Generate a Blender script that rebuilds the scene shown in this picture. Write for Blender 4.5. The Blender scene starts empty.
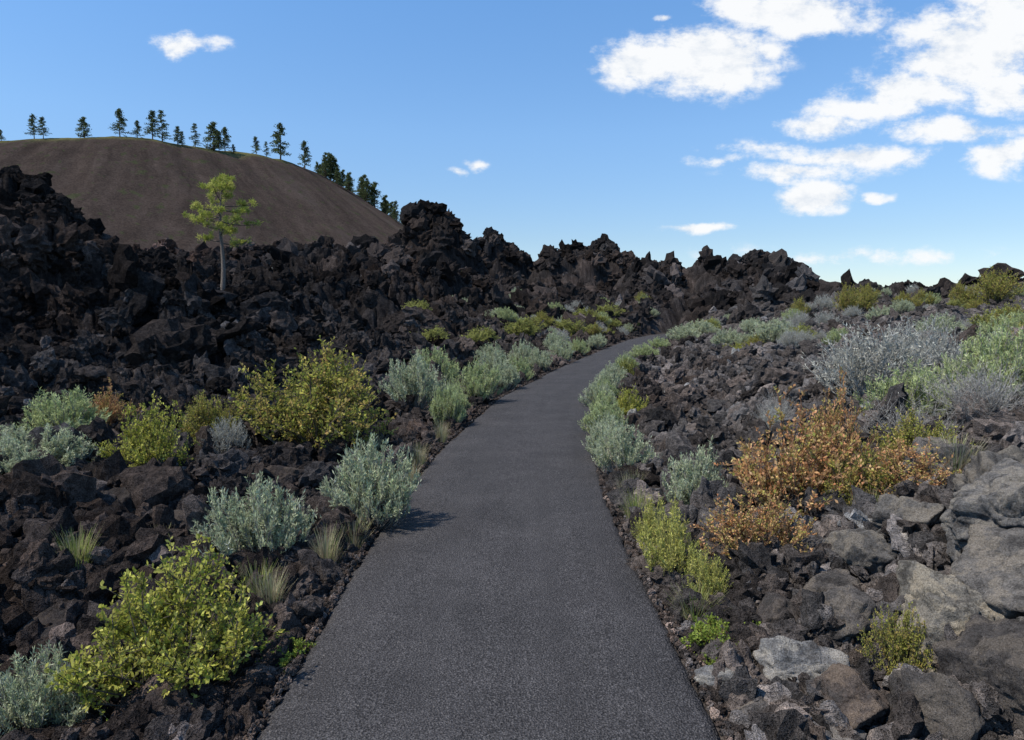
import bpy, math, numpy as np, random
from mathutils import Vector, noise as mnoise, Matrix
R = np.random.default_rng
scene = bpy.context.scene
COL = scene.collection

# ------------------------------------------------------------------ noise
def hsh(ix, iy, seed):
    h = (ix.astype(np.int64)*374761393 + iy.astype(np.int64)*668265263 + seed*1442695041) & 0xFFFFFFFF
    h = ((h ^ (h >> 13))*1274126177) & 0xFFFFFFFF
    h = ((h ^ (h >> 16))*2246822519) & 0xFFFFFFFF
    h = h ^ (h >> 15)
    return (h & 0xFFFFFF)/float(0x1000000)
def vnoise(x, y, seed):
    ix = np.floor(x); iy = np.floor(y); fx = x-ix; fy = y-iy
    fx = fx*fx*(3-2*fx); fy = fy*fy*(3-2*fy)
    ix = ix.astype(np.int64); iy = iy.astype(np.int64)
    a = hsh(ix, iy, seed); b = hsh(ix+1, iy, seed); c = hsh(ix, iy+1, seed); d = hsh(ix+1, iy+1, seed)
    return (a*(1-fx)+b*fx)*(1-fy)+(c*(1-fx)+d*fx)*fy
def fbm(x, y, seed, o=4):
    s = 0; a = .5; t = 0
    for i in range(o):
        s = s+a*vnoise(x*2**i+i*17.3, y*2**i-i*9.1, seed+i); t += a; a *= .5
    return s/t
def ss(a, b, x):
    t = np.clip((x-a)/(b-a), 0, 1); return t*t*(3-2*t)
def voro(x, y, seed):
    ix = np.floor(x).astype(np.int64); iy = np.floor(y).astype(np.int64)
    F1 = np.full(x.shape, 9.); F2 = np.full(x.shape, 9.)
    dx1 = np.zeros(x.shape); dy1 = np.zeros(x.shape); cx = ix.copy(); cy = iy.copy()
    for i in (-1, 0, 1):
        for j in (-1, 0, 1):
            gx = ix+i; gy = iy+j
            px = gx+hsh(gx, gy, seed); py = gy+hsh(gx, gy, seed+5)
            dx = x-px; dy = y-py; D = np.sqrt(dx*dx+dy*dy)
            n = D < F1
            F2 = np.where(n, F1, np.minimum(F2, D)); F1 = np.where(n, D, F1)
            dx1 = np.where(n, dx, dx1); dy1 = np.where(n, dy, dy1)
            cx = np.where(n, gx, cx); cy = np.where(n, gy, cy)
    return F1, F2, dx1, dy1, cx, cy
def blocks(x, y, sc, seed, want=False):
    wx = x+(vnoise(x/sc*1.7, y/sc*1.7, seed+50)-.5)*sc*.7
    wy = y+(vnoise(x/sc*1.7+40, y/sc*1.7, seed+51)-.5)*sc*.7
    F1, F2, dx, dy, cx, cy = voro(wx/sc, wy/sc, seed)
    r1 = hsh(cx, cy, seed+7); r2 = hsh(cx, cy, seed+8); r3 = hsh(cx, cy, seed+9)
    h = (r1-.5)+(r2-.5)*2.4*dx+(r3-.5)*2.4*dy-.55*np.exp(-(F2-F1)/.07)
    if want: return h, r1, r2
    return h

# ------------------------------------------------------------------ path & terrain functions
PY = np.array([-12, -6, 2.6, 3.9, 5.9, 8, 12.5, 18.8, 25, 31, 37.6, 44, 52, 60.])
PX = np.array([0., -.05, -.08, -.11, -.09, .05, .62, 2.1, 3.75, 5.4, 7.3, 9.6, 13, 17.])
_yy = np.linspace(-12, 60, 1500)
_xx = np.interp(_yy, PY, PX)
k = np.exp(-np.linspace(-2, 2, 61)**2); k /= k.sum()
_xp = np.concatenate([np.full(30, _xx[0]), _xx, np.full(30, _xx[-1])])
_xx = np.convolve(_xp, k, 'valid')
def xc(y): return np.interp(y, _yy, _xx)
def slope(y): return (xc(y+.3)-xc(y-.3))/.6
def pdist(x, y):
    s = slope(y); return (x-xc(y))/np.sqrt(1+s*s)
HW = .915
CP = []
def row(d, *a):
    for px, z in a: CP.append((px, d, z))
row(2.5, (-500, .1), (0, 0), (500, 0), (800, 0), (1000, .1), (1500, .5))
row(4., (-500, .3), (0, 0), (300, 0), (500, 0), (720, 0), (850, .12), (1000, .38), (1500, .9))
row(6., (-500, .5), (0, .1), (250, 0), (500, 0), (700, 0), (850, .24), (1024, .55), (1500, 1.))
row(10, (-500, 1.5), (0, .7), (150, .4), (300, .15), (450, 0), (620, 0), (720, .12), (850, .45), (1024, .8), (1500, 1.3))
row(14, (-500, 3.8), (0, 2.6), (100, 1.6), (200, 1.0), (300, .7), (400, .3), (480, 0), (620, 0), (720, .3), (850, .7), (1024, 1.1), (1500, 1.6))
row(18, (-500, 5.6), (0, 4.2), (60, 3.0), (100, 2.3), (200, 1.6), (300, 1.3), (400, .8), (480, .25), (560, 0), (700, .35), (850, .85), (1024, 1.35), (1500, 2.))
row(28, (-500, 7), (0, 4.8), (100, 3.0), (200, 1.6), (230, 1.5), (300, 1.9), (400, 1.6), (480, .8), (560, .2), (625, 0), (700, .45), (800, .9), (1024, 1.7), (1500, 2.5))
row(40, (-500, 7), (0, 5), (100, 4.0), (200, 3.8), (300, 3.9), (360, 3.9), (400, 3.2), (480, 1.7), (560, .8), (640, 0.1), (700, .7), (740, 1.5), (800, 1.7), (900, 2.0), (1024, 2.3), (1500, 3))
row(55, (-500, 6), (0, 4.5), (200, 4.4), (300, 5.0), (400, 4.4), (480, 2.6), (560, 1.7), (640, 1.2), (680, 2.0), (740, 2.6), (780, 2.2), (800, 2.0), (900, 2.0), (1024, 2.2), (1500, 2))
row(70, (-500, 5), (0, 4), (200, 4.6), (300, 5.5), (385, 6), (430, 6.5), (455, 5.4), (490, 3.8), (560, 2.8), (640, 2.6), (740, 2.5), (900, 1), (1500, 1))
row(90, (-500, 4), (0, 3), (200, 4), (400, 5), (495, 5.), (520, 4.5), (560, 4.5), (600, 4.5), (650, 4), (700, 3), (800, 2), (1024, 1), (1500, 1))
row(130, (-500, 2), (0, 2), (300, 2), (600, 2), (900, 1), (1500, 1))
row(220, (-500, 0), (300, 0), (900, 0), (1500, 0))
row(500, (-500, 0), (500, 0), (1500, 0))
CPa = np.array(CP)
def uv_of(px, d): return np.stack([(px-512)/683*2.2, np.log(d)], -1)
P0 = uv_of(CPa[:, 0], CPa[:, 1]); Z0 = CPa[:, 2]
D = np.linalg.norm(P0[:, None]-P0[None], axis=-1)
n = len(P0)
A = np.zeros((n+1, n+1)); A[:n, :n] = D+np.eye(n)*1e-6; A[n, :n] = 1; A[:n, n] = 1
Wt = np.linalg.solve(A, np.concatenate([Z0, [0]]))
# lava crags on the skyline: x, y, radius x, radius y, height of the top
CR = [(-8.9, 74, 3.0, 6, 11.6), (-6.9, 72, 2.4, 5, 10.4), (-10.8, 76, 2.6, 5, 9.2), (-5.0, 74, 2.0, 4, 8.2),
      (-2.4, 90, 2.6, 6, 11.0), (.0, 92, 2.0, 6, 9.8), (-4.6, 86, 1.6, 4, 8.4),
      (4.8, 88, 2.6, 5, 8.0), (8.2, 90, 3.0, 6, 8.9), (11.8, 92, 2.8, 6, 9.3), (14.2, 88, 1.8, 5, 7.4),
      (17.0, 84, 2.6, 5, 7.2), (12.6, 64, 2.6, 4, 4.7), (15.4, 66, 2.6, 4, 5.0), (18.4, 66, 2.8, 5, 5.8), (20.6, 60, 3.2, 5, 5.3), (23., 58, 2.6, 4, 4.2),
      (-13.5, 48, 3, 4, 5.0), (-18, 46, 3, 4, 4.8), (-10.5, 60, 3, 4, 6.3), (-22.5, 45, 3, 4, 4.8),
      (-10.2, 15.2, 2.0, 1.6, 3.0), (-12.4, 17.5, 2.0, 2., 4.3), (-8.2, 19.0, 1.8, 1.6, 1.7), (-6.4, 17, 1.8, 1.4, 1.7), (-4.8, 20.5, 2.0, 1.6, 1.8), (-7.0, 13., 1.6, 1.3, 1.5), (-5.2, 12.2, 1.2, 1., .9), (-3.6, 13.4, 1.3, 1.1, .9), (-6.6, 29, 2.2, 2, 2.6), (-15.5, 33, 2.6, 2.4, 3.5), (-5.2, 38, 2.4, 2.4, 3.4)]
def base(x, y):
    d = np.maximum(np.hypot(x, y)*.985, 2.3)
    u = np.where(y > .2*np.abs(x), x/np.maximum(y, .05), np.sign(x)*3)
    u = np.clip(u, -1.45, 1.45)
    dd = np.where(y > 0, np.maximum(np.abs(y), d*.6), d)
    Q = np.stack([u*2.2, np.log(np.clip(dd, 2.3, 600))], -1)
    out = np.full(x.shape, Wt[n])
    for i in range(n):
        out = out+Wt[i]*np.hypot(Q[..., 0]-P0[i, 0], Q[..., 1]-P0[i, 1])
    wx = x+(fbm(x/1.8, y/1.8, 201, 5)-.5)*3.0; wy = y+(fbm(x/1.8, y/1.8, 207, 5)-.5)*3.6
    for cx, cy, rx, ry, top in CR:
        q = np.sqrt(((wx-cx)/rx)**2+((wy-cy)/ry)**2)
        f = np.clip(1.35-q*.95, 0, 1)
        out = np.maximum(out, out*(1-f)+(top-.15*q*rx)*f)
    back = ss(0.1, -0.6, y/np.maximum(np.hypot(x, y), .1))
    return out*(1-back)
def HT(x, y, full=False):
    x = np.asarray(x, float); y = np.asarray(y, float)
    zb = base(x, y); d = np.hypot(x, y); pdv = pdist(x, y)
    pdm = np.abs(pdv)+ss(42, 60, y)*4
    pdm = np.where(y > -14, pdm, 50)
    corr = ss(.95, 3.4, pdm)
    zb = zb*corr
    m = ss(.93, 1.7, pdm)
    rr = ss(.0, 2.5, pdv)*ss(50, 38, d)*(y > 0)
    rug = np.clip(.14+zb/2.0, .12, 1.05)*(1-.75*rr)
    far = ss(30, 80, d)
    hf = ss(900, 120, d)
    cell = d*.005
    def fade(s): return np.clip((s/np.maximum(cell, 1e-6)-2)/2, 0, 1)
    b5, c5, _ = blocks(x, y, .11, 61, True)
    b4, c4, _ = blocks(x, y, .27, 51, True)
    b3, c3, _ = blocks(x, y, .7, 41, True)
    b2, c2, _ = blocks(x, y, 1.9, 31, True)
    lump = (1-np.abs(2*fbm(x/2.8, y/2.8, 90, 5)-1))-.65
    big = (1-np.abs(2*fbm(x/7, y/7, 95, 5)-1))-.65
    rub = (fbm(x/.9, y/.9, 111, 5)-.5)
    h = b5*.05*fade(.11)+b4*(.10+.06*rug)*fade(.27)+b3*(.13+.24*rug)*fade(.7)*(1-.6*far)
    h = h+rug*(b2*.45*(1-.6*far)+lump*1.2+big*2.0*ss(10, 40, d)*(1-.4*far)+rub*1.1)
    h = h+(fbm(x/2.5, y/2.5, 12, 3)-.5)*.35
    z = zb+m*h*hf-.035
    z = np.where((pdm < 1.7) & (z > .03), z*m, z)
    z = np.where(pdm < .93, -.035, z)
    if full: return z, zb, rug, rr, c5, c4, c3, c2, pdm, h
    return z
def tint(x, y, zb, rr, pdm):
    dark = np.array([.034, .0298, .0285]); gry = np.array([.108, .098, .093]); mid = np.array([.066, .057, .053])
    red = np.array([.12, .08, .066])
    raised = ss(.25, 1.6, zb)[..., None]
    c = mid*(1-raised)+dark*raised
    rg = rr[..., None]*.85
    c = c*(1-rg)+gry*rg
    n1 = fbm(x/3, y/3, 70, 4)
    br = ss(.52, .70, n1)[..., None]*.45
    c = c*(1-br)+np.array([.085, .064, .054])*br
    spot = np.exp(-(((x+25)/6)**2+((y-47)/8)**2))[..., None]*.8
    c = c*(1-spot)+red*spot
    n2 = vnoise(x/14+3, y/14, 77)[..., None]
    return c*(.8+.4*n2)

# ------------------------------------------------------------------ mesh helper
def mesh_np(name, V, F, cols=None, mi=None, mats=(), flat=False):
    me = bpy.data.meshes.new(name)
    V = np.asarray(V, np.float32); F = np.asarray(F, np.int32)
    me.vertices.add(len(V)); me.vertices.foreach_set('co', V.ravel())
    me.loops.add(F.size); me.loops.foreach_set('vertex_index', F.ravel())
    me.polygons.add(len(F)); me.polygons.foreach_set('loop_start', np.arange(len(F), dtype=np.int32)*F.shape[1])
    for m in mats: me.materials.append(m)
    if mi is not None: me.polygons.foreach_set('material_index', np.asarray(mi, np.int32))
    me.update(calc_edges=True)
    if cols is not None:
        a = me.attributes.new('col', 'FLOAT_COLOR', 'POINT')
        c4 = np.ones((len(V), 4), np.float32); c4[:, :3] = cols
        a.data.foreach_set('color', c4.ravel())
    if flat: me.shade_flat()
    return me
def add_obj(name, me, loc=(0, 0, 0), rot=(0, 0, 0), sc=(1, 1, 1)):
    o = bpy.data.objects.new(name, me); COL.objects.link(o)
    o.location = loc; o.rotation_euler = rot; o.scale = sc
    return o

# ------------------------------------------------------------------ materials
def newmat(name):
    m = bpy.data.materials.new(name); m.use_nodes = True
    nt = m.node_tree; nt.nodes.clear()
    out = nt.nodes.new('ShaderNodeOutputMaterial')
    return m, nt, out
def N(nt, t, **kw):
    nd = nt.nodes.new(t)
    for a, b in kw.items(): setattr(nd, a, b)
    return nd
def MIX(nt, mode, fac, a, b):
    nd = N(nt, 'ShaderNodeMix', data_type='RGBA', blend_type=mode)
    for s, v in ((0, fac), (6, a), (7, b)):
        if isinstance(v, bpy.types.NodeSocket): nt.links.new(v, nd.inputs[s])
        else: nd.inputs[s].default_value = v
    return nd.outputs[2]
def noise_n(nt, vec, scale, detail=6, rough=.6):
    nd = N(nt, 'ShaderNodeTexNoise'); nd.inputs['Scale'].default_value = scale
    nd.inputs['Detail'].default_value = detail; nd.inputs['Roughness'].default_value = rough
    if vec is not None: nt.links.new(vec, nd.inputs['Vector'])
    return nd.outputs['Fac']
def ramp(nt, fac, stops):
    nd = N(nt, 'ShaderNodeValToRGB'); cr = nd.color_ramp
    while len(cr.elements) < len(stops): cr.elements.new(.5)
    for e, (p, c) in zip(cr.elements, stops):
        e.position = p; e.color = (*c, 1) if len(c) == 3 else c
    nt.links.new(fac, nd.inputs['Fac']); return nd.outputs['Color']

def lava_mat(name, inst, scale=1.0, bumpd=.03):
    m, nt, out = newmat(name)
    L = nt.links.new
    tc = N(nt, 'ShaderNodeNewGeometry').outputs['Position']
    if inst:
        at = N(nt, 'ShaderNodeAttribute', attribute_type='INSTANCER', attribute_name='tint').outputs['Color']
    else:
        at = N(nt, 'ShaderNodeAttribute', attribute_type='GEOMETRY', attribute_name='col').outputs['Color']
    n1 = noise_n(nt, tc, 11*scale, 4, .72)
    n2 = noise_n(nt, tc, 75*scale, 2, .7)
    c = MIX(nt, 'MULTIPLY', 1., at, ramp(nt, n1, [(.28, (.42, .41, .41)), (.5, (.95, .94, .93)), (.72, (2.0, 1.88, 1.78))]))
    c = MIX(nt, 'MULTIPLY', 1., c, ramp(nt, n2, [(.3, (.5, .5, .5)), (.7, (1.45, 1.45, 1.45))]))
    b = N(nt, 'ShaderNodeBsdfDiffuse'); b.inputs['Roughness'].default_value = .9
    L(c, b.inputs['Color'])
    b1 = N(nt, 'ShaderNodeBump'); b1.inputs['Strength'].default_value = 1.; b1.inputs['Distance'].default_value = bumpd*2.4
    L(n1, b1.inputs['Height'])
    b2 = N(nt, 'ShaderNodeBump'); b2.inputs['Strength'].default_value = 1.; b2.inputs['Distance'].default_value = bumpd*.5
    L(n2, b2.inputs['Height']); L(b1.outputs[0], b2.inputs['Normal'])
    L(b2.outputs[0], b.inputs['Normal']); L(b.outputs[0], out.inputs[0])
    return m
M_terr = lava_mat('lava_ground_material', False, 1., .035)
M_rock = lava_mat('lava_rock_material', True, 1.6, .03)

def boulder_mat():
    m, nt, out = newmat('grey_boulder_material'); L = nt.links.new
    tc = N(nt, 'ShaderNodeNewGeometry').outputs['Position']
    at = N(nt, 'ShaderNodeObjectInfo').outputs['Color']
    n0 = noise_n(nt, tc, 7, 5, .65); n1 = noise_n(nt, tc, 16, 6, .7); n2 = noise_n(nt, tc, 130, 3, .7)
    c = MIX(nt, 'MULTIPLY', 1., at, ramp(nt, n1, [(.32, (.42, .41, .40)), (.5, (1, 1, 1)), (.68, (1.4, 1.36, 1.3))]))
    lich = ramp(nt, n0, [(.48, (0, 0, 0)), (.55, (.8, .8, .8))])
    c = MIX(nt, 'MIX', lich, c, MIX(nt, 'MULTIPLY', 1., at, (1.7, 1.6, 1.42, 1)))
    dk = ramp(nt, n0, [(.36, (.7, .7, .7)), (.42, (0, 0, 0))])
    c = MIX(nt, 'MIX', dk, c, (.07, .065, .062, 1))
    c = MIX(nt, 'MULTIPLY', 1., c, ramp(nt, n2, [(.3, (.6, .6, .6)), (.7, (1.3, 1.3, 1.3))]))
    b = N(nt, 'ShaderNodeBsdfDiffuse'); b.inputs['Roughness'].default_value = .9
    L(c, b.inputs['Color'])
    b1 = N(nt, 'ShaderNodeBump'); b1.inputs['Distance'].default_value = .06; L(n1, b1.inputs['Height'])
    b2 = N(nt, 'ShaderNodeBump'); b2.inputs['Distance'].default_value = .012; L(n2, b2.inputs['Height']); L(b1.outputs[0], b2.inputs['Normal'])
    L(b2.outputs[0], b.inputs['Normal']); L(b.outputs[0], out.inputs[0]); return m
M_boul = boulder_mat()

def foliage_mat():
    m, nt, out = newmat('foliage_material'); L = nt.links.new
    at = N(nt, 'ShaderNodeAttribute', attribute_name='col').outputs['Color']
    b = N(nt, 'ShaderNodeBsdfDiffuse')
    t = N(nt, 'ShaderNodeBsdfTranslucent'); mx = N(nt, 'ShaderNodeMixShader'); mx.inputs[0].default_value = .38
    L(at, b.inputs['Color']); L(at, t.inputs['Color'])
    L(b.outputs[0], mx.inputs[1]); L(t.outputs[0], mx.inputs[2]); L(mx.outputs[0], out.inputs[0]); return m
M_leaf = foliage_mat()
def bark_mat():
    m, nt, out = newmat('bark_material'); L = nt.links.new
    at = N(nt, 'ShaderNodeAttribute', attribute_name='col').outputs['Color']
    tc = N(nt, 'ShaderNodeTexCoord').outputs['Object']; n1 = noise_n(nt, tc, 25, 2, .7)
    c = MIX(nt, 'MULTIPLY', 1., at, ramp(nt, n1, [(.3, (.5, .5, .5)), (.7, (1.3, 1.3, 1.3))]))
    b = N(nt, 'ShaderNodeBsdfDiffuse')
    L(c, b.inputs['Color']); L(b.outputs[0], out.inputs[0]); return m
M_bark = bark_mat()

def asphalt_mat():
    m, nt, out = newmat('asphalt_material'); L = nt.links.new
    tc = N(nt, 'ShaderNodeNewGeometry').outputs['Position']
    uv = N(nt, 'ShaderNodeAttribute', attribute_name='col').outputs['Color']   # x = across, y = along (procedural coords)
    n1 = noise_n(nt, tc, 130, 2, .9); n2 = noise_n(nt, tc, 1.6, 6, .65)
    mp = N(nt, 'ShaderNodeMapping'); mp.inputs['Scale'].default_value = (7, .25, 1); L(uv, mp.inputs['Vector'])
    n3 = noise_n(nt, mp.outputs[0], 1., 3, .6)
    vo = N(nt, 'ShaderNodeTexVoronoi'); vo.inputs['Scale'].default_value = 105; L(tc, vo.inputs['Vector'])
    c = ramp(nt, n1, [(.34, (.018, .0168, .0168)), (.50, (.049, .0455, .0452)), (.66, (.13, .121, .118))])
    c = MIX(nt, 'MULTIPLY', 1., c, ramp(nt, n2, [(.3, (.80, .80, .80)), (.7, (1.18, 1.17, 1.16))]))
    c = MIX(nt, 'MULTIPLY', 1., c, ramp(nt, n3, [(.3, (.93, .93, .93)), (.7, (1.07, 1.07, 1.07))]))
    vr = ramp(nt, vo.outputs['Color'], [(.2, (.78, .78, .78)), (.8, (1.22, 1.22, 1.22))])
    c = MIX(nt, 'MULTIPLY', 1., c, vr)
    vo2 = N(nt, 'ShaderNodeTexVoronoi'); vo2.inputs['Scale'].default_value = 16.; L(tc, vo2.inputs['Vector'])
    sp = ramp(nt, vo2.outputs['Distance'], [(.045, (1, 1, 1)), (.07, (0, 0, 0))])
    c = MIX(nt, 'MIX', sp, c, (.17, .15, .13, 1))
    b = N(nt, 'ShaderNodeBsdfPrincipled'); b.inputs['Roughness'].default_value = .9
    b.inputs['Specular IOR Level'].default_value = .12
    L(c, b.inputs['Base Color'])
    b1 = N(nt, 'ShaderNodeBump'); b1.inputs['Distance'].default_value = .007; b1.inputs['Strength'].default_value = 1.
    L(vo.outputs['Distance'], b1.inputs['Height'])
    L(b1.outputs[0], b.inputs['Normal']); L(b.outputs[0], out.inputs[0]); return m
M_asph = asphalt_mat()

# ------------------------------------------------------------------ ground sheet
az = np.concatenate([np.linspace(-180, -50, 45)[:-1], np.linspace(-50, 50, 1180), np.linspace(50, 180, 45)[1:-1]])
az = np.radians(az)
rad = np.concatenate([np.linspace(.3, 2., 12)[:-1], np.geomspace(2., 115, 860), np.geomspace(115, 6000, 40)[1:]])
RR, AA = np.meshgrid(rad, az, indexing='ij')
X = RR*np.sin(AA); Y = RR*np.cos(AA)
z, zb, rug, rr, c5, c4, c3, c2, pdm, hh = HT(X, Y, True)
C = tint(X, Y, zb, rr, pdm)
var = (.65+.7*c5)*(.7+.6*c4)*(.75+.5*c3)
C = C*var[..., None]
low = (ss(.02, -.16, hh)*ss(3.5, 1.2, pdm)*(zb < .6))[..., None]*.7
C = C*(1-low)+np.array([.115, .088, .070])*low*(.8+.4*c5[..., None])
far = ss(110, 200, RR)[..., None]
C = C*(1-far)+np.array([.05, .055, .03])*far
nr, na = RR.shape
V = np.stack([X, Y, z], -1).reshape(-1, 3)
idx = np.arange(nr*na).reshape(nr, na)
nx = np.roll(idx, -1, axis=1)
F = np.stack([idx[:-1], nx[:-1], nx[1:], idx[1:]], -1).reshape(-1, 4)[:, ::-1]
cen = len(V)
V = np.vstack([V, [[0, 0, -.035]]])
Cc = np.vstack([C.reshape(-1, 3), [[.05, .05, .05]]])
ev = idx[0][0:-1:2]
F2 = np.stack([ev, np.full(len(ev), cen), nx[0][1::2][:len(ev)], nx[0][0:-1:2]], -1)
me = mesh_np('ground', V, np.vstack([F, F2]), Cc, mats=[M_terr])
add_obj('ground', me)

# ------------------------------------------------------------------ path
ys = np.linspace(-11, 52, 1400)
offs = np.array([-1.0, -.985, -.93, -.6, -.3, 0, .3, .6, .93, .985, 1.0])
zz = np.array([-.06, -.012, .004, .012, .016, .018, .016, .012, .004, -.012, -.06])
Vp = []; Cp = []
s = slope(ys); nrm = np.sqrt(1+s*s)
dist = np.cumsum(np.r_[0, np.hypot(np.diff(ys), np.diff(xc(ys)))])
for j, (o, zv) in enumerate(zip(offs, zz)):
    e = o*HW
    if abs(o) > .9:
        e = e+((fbm(ys*1.1, ys*0+np.sign(o)*7, 5, 5)-.5)*.07)+((fbm(ys*11, ys*0+np.sign(o)*7, 8, 2)-.5)*.03)
    Vp.append(np.stack([xc(ys)+e/nrm, ys-e*s/nrm, np.full_like(ys, zv)+.0], -1))
    Cp.append(np.stack([np.full_like(ys, o*HW), dist, 0*ys], -1))
Vp = np.stack(Vp, 1); Cp = np.stack(Cp, 1)
ii = np.arange(len(ys)*11).reshape(len(ys), 11)
F = np.stack([ii[:-1, :-1], ii[:-1, 1:], ii[1:, 1:], ii[1:, :-1]], -1).reshape(-1, 4)
add_obj('asphalt_path', mesh_np('asphalt_path', Vp.reshape(-1, 3), F, Cp.reshape(-1, 3), mats=[M_asph]))

# ------------------------------------------------------------------ rocks
import bmesh
def rock_mesh(name, seed, sub=3, planes=13, rough=.16, mats=(), elong=(1, .85, .7), freq=2.2, flat=True, bev=.12, crack=0):
    rg = R(seed)
    bm = bmesh.new(); bmesh.ops.create_icosphere(bm, subdivisions=sub, radius=1)
    nrmv = rg.normal(size=(planes, 3)); nrmv /= np.linalg.norm(nrmv, axis=1)[:, None]
    dd = rg.uniform(.5, .95, planes)
    off = Vector(rg.uniform(-50, 50, 3))
    el = np.array(elong)*rg.uniform(.85, 1.15, 3)
    for v in bm.verts:
        p = np.array(v.co)
        dt = nrmv@p
        r = dd/np.maximum(dt, .08)
        r = -bev*np.log(np.sum(np.exp(-np.minimum(r, 3)/bev)))
        r = min(max(r, .3), 1.2)
        nv = mnoise.fractal(Vector(p*freq)+off, .9, 2.1, 5)
        r *= 1+rough*nv
        if crack:
            w_ = mnoise.noise(Vector(p*1.3)+off*2)
            r -= crack*math.exp(-abs(w_)/.035)
            w_ = mnoise.noise(Vector(p*2.6)+off*3)
            r += crack*.6*(1 if w_ > 0 else -.0)*min(abs(w_)*12, 1)
        v.co = Vector(p*r*el)
    me = bpy.data.meshes.new(name); bm.to_mesh(me); bm.free()
    for m in mats: me.materials.append(m)
    if flat: me.shade_flat()
    else: me.shade_smooth()
    return me
proto_rocks = bpy.data.collections.new('lava_rock_shapes')
for i in range(16):
    if i < 8: mm = rock_mesh('rock%02d' % i, 100+i, 3, 10, .34 if i % 2 else .25, [M_rock], freq=2.8, bev=.05)
    else: mm = rock_mesh('rock%02d' % i, 100+i, 3, 9, .55, [M_rock], (1, .9, .85), freq=3.2, bev=.05)
    proto_rocks.objects.link(bpy.data.objects.new('lava_rock_shape_%02d' % i, mm))

def scatter(name, pts, rot, scl, idxs, coll, tints=None):
    me = bpy.data.meshes.new(name); me.vertices.add(len(pts)); me.vertices.foreach_set('co', np.asarray(pts, np.float32).ravel())
    a = me.attributes.new('rot', 'FLOAT_VECTOR', 'POINT'); a.data.foreach_set('vector', np.asarray(rot, np.float32).ravel())
    a = me.attributes.new('scl', 'FLOAT_VECTOR', 'POINT'); a.data.foreach_set('vector', np.asarray(scl, np.float32).ravel())
    a = me.attributes.new('idx', 'INT', 'POINT'); a.data.foreach_set('value', np.asarray(idxs, np.int32))
    if tints is not None:
        a = me.attributes.new('tint', 'FLOAT_COLOR', 'POINT'); c = np.ones((len(pts), 4), np.float32); c[:, :3] = tints
        a.data.foreach_set('color', c.ravel())
    o = add_obj(name, me)
    ng = bpy.data.node_groups.new(name+'_nodes', 'GeometryNodeTree')
    ng.interface.new_socket('Geometry', in_out='INPUT', socket_type='NodeSocketGeometry')
    ng.interface.new_socket('Geometry', in_out='OUTPUT', socket_type='NodeSocketGeometry')
    gi = ng.nodes.new('NodeGroupInput'); go = ng.nodes.new('NodeGroupOutput')
    ci = ng.nodes.new('GeometryNodeCollectionInfo'); ci.inputs['Collection'].default_value = coll
    ci.inputs['Separate Children'].default_value = True; ci.inputs['Reset Children'].default_value = True
    ip = ng.nodes.new('GeometryNodeInstanceOnPoints'); ip.inputs['Pick Instance'].default_value = True
    def na_(nm, t):
        q = ng.nodes.new('GeometryNodeInputNamedAttribute'); q.data_type = t; q.inputs['Name'].default_value = nm
        return [s_ for s_ in q.outputs if s_.enabled and s_.name == 'Attribute'][0]
    L = ng.links.new
    L(gi.outputs[0], ip.inputs['Points']); L(ci.outputs[0], ip.inputs['Instance'])
    L(na_('idx', 'INT'), ip.inputs['Instance Index'])
    L(na_('rot', 'FLOAT_VECTOR'), ip.inputs['Rotation']); L(na_('scl', 'FLOAT_VECTOR'), ip.inputs['Scale'])
    L(ip.outputs[0], go.inputs[0])
    md = o.modifiers.new('scatter', 'NODES'); md.node_group = ng
    return o

def rock_zone(seed, nn, d0, d1, s0, s1, power, half=.95, lo=None):
    rg = R(seed)
    d = d0*(d1/d0)**rg.uniform(0, 1, nn)
    u = rg.uniform(-half if lo is None else lo, half, nn)
    s = s0*(s1/s0)**(rg.uniform(0, 1, nn)**power)
    return u*d, d, s
def crag_rocks(seed):
    rg = R(seed); xs = []; ys_ = []; s_ = []
    for cx, cy, rx, ry, top in CR:
        m_ = int(38 if cy > 25 else 20)
        a = rg.uniform(0, 6.28, m_); q = rg.uniform(0, 1, m_)**.6
        xs.append(cx+rx*q*np.cos(a)); ys_.append(cy+ry*q*np.sin(a)-.6)
        b = .3 if cy < 25 else (.45 if cy < 50 else .7)
        s_.append(b*rg.uniform(.4, 1.6, m_))
    return np.concatenate(xs), np.concatenate(ys_), np.concatenate(s_)
def place_rocks(name, zones, seed):
    rg = R(seed)
    x = np.concatenate([q[0] for q in zones]); y = np.concatenate([q[1] for q in zones]); s = np.concatenate([q[2] for q in zones])
    ok = np.abs(pdist(x, y)) > HW+.0+s*.75
    x, y, s = x[ok], y[ok], s[ok]
    z, zb, rug, rr, c5, c4, c3, c2, pdm, hh = HT(x, y, True)
    c = tint(x, y, zb, rr, pdm)*np.exp(rg.normal(0, .40, len(x)))[:, None]
    hue = rg.uniform(-.10, .12, len(x)); c[:, 0] *= 1+hue*.6; c[:, 2] *= 1-hue*.5
    big = rg.uniform(0, 1, len(x)) < .05*np.where(rr > .3, 1.8, .6)
    c[big] = c[big]*1.7+.02
    s = np.where((y > 12) & (zb < 2.5) & (rr > .3), s*.7, s)
    pts = np.stack([x, y, z+s*.15], -1)
    sc = s[:, None]*rg.uniform(.65, 1.3, (len(x), 3))
    craggy = rg.uniform(0, 1, len(x)) < np.where(rr > .3, .25, ss(4, 12, y)*.95)
    ids = np.where(craggy, rg.integers(8, 16, len(x)), rg.integers(0, 8, len(x)))
    scatter(name, pts, rg.uniform(0, 6.28, (len(x), 3)), sc, ids, proto_rocks, np.clip(c, .008, .3))
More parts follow.
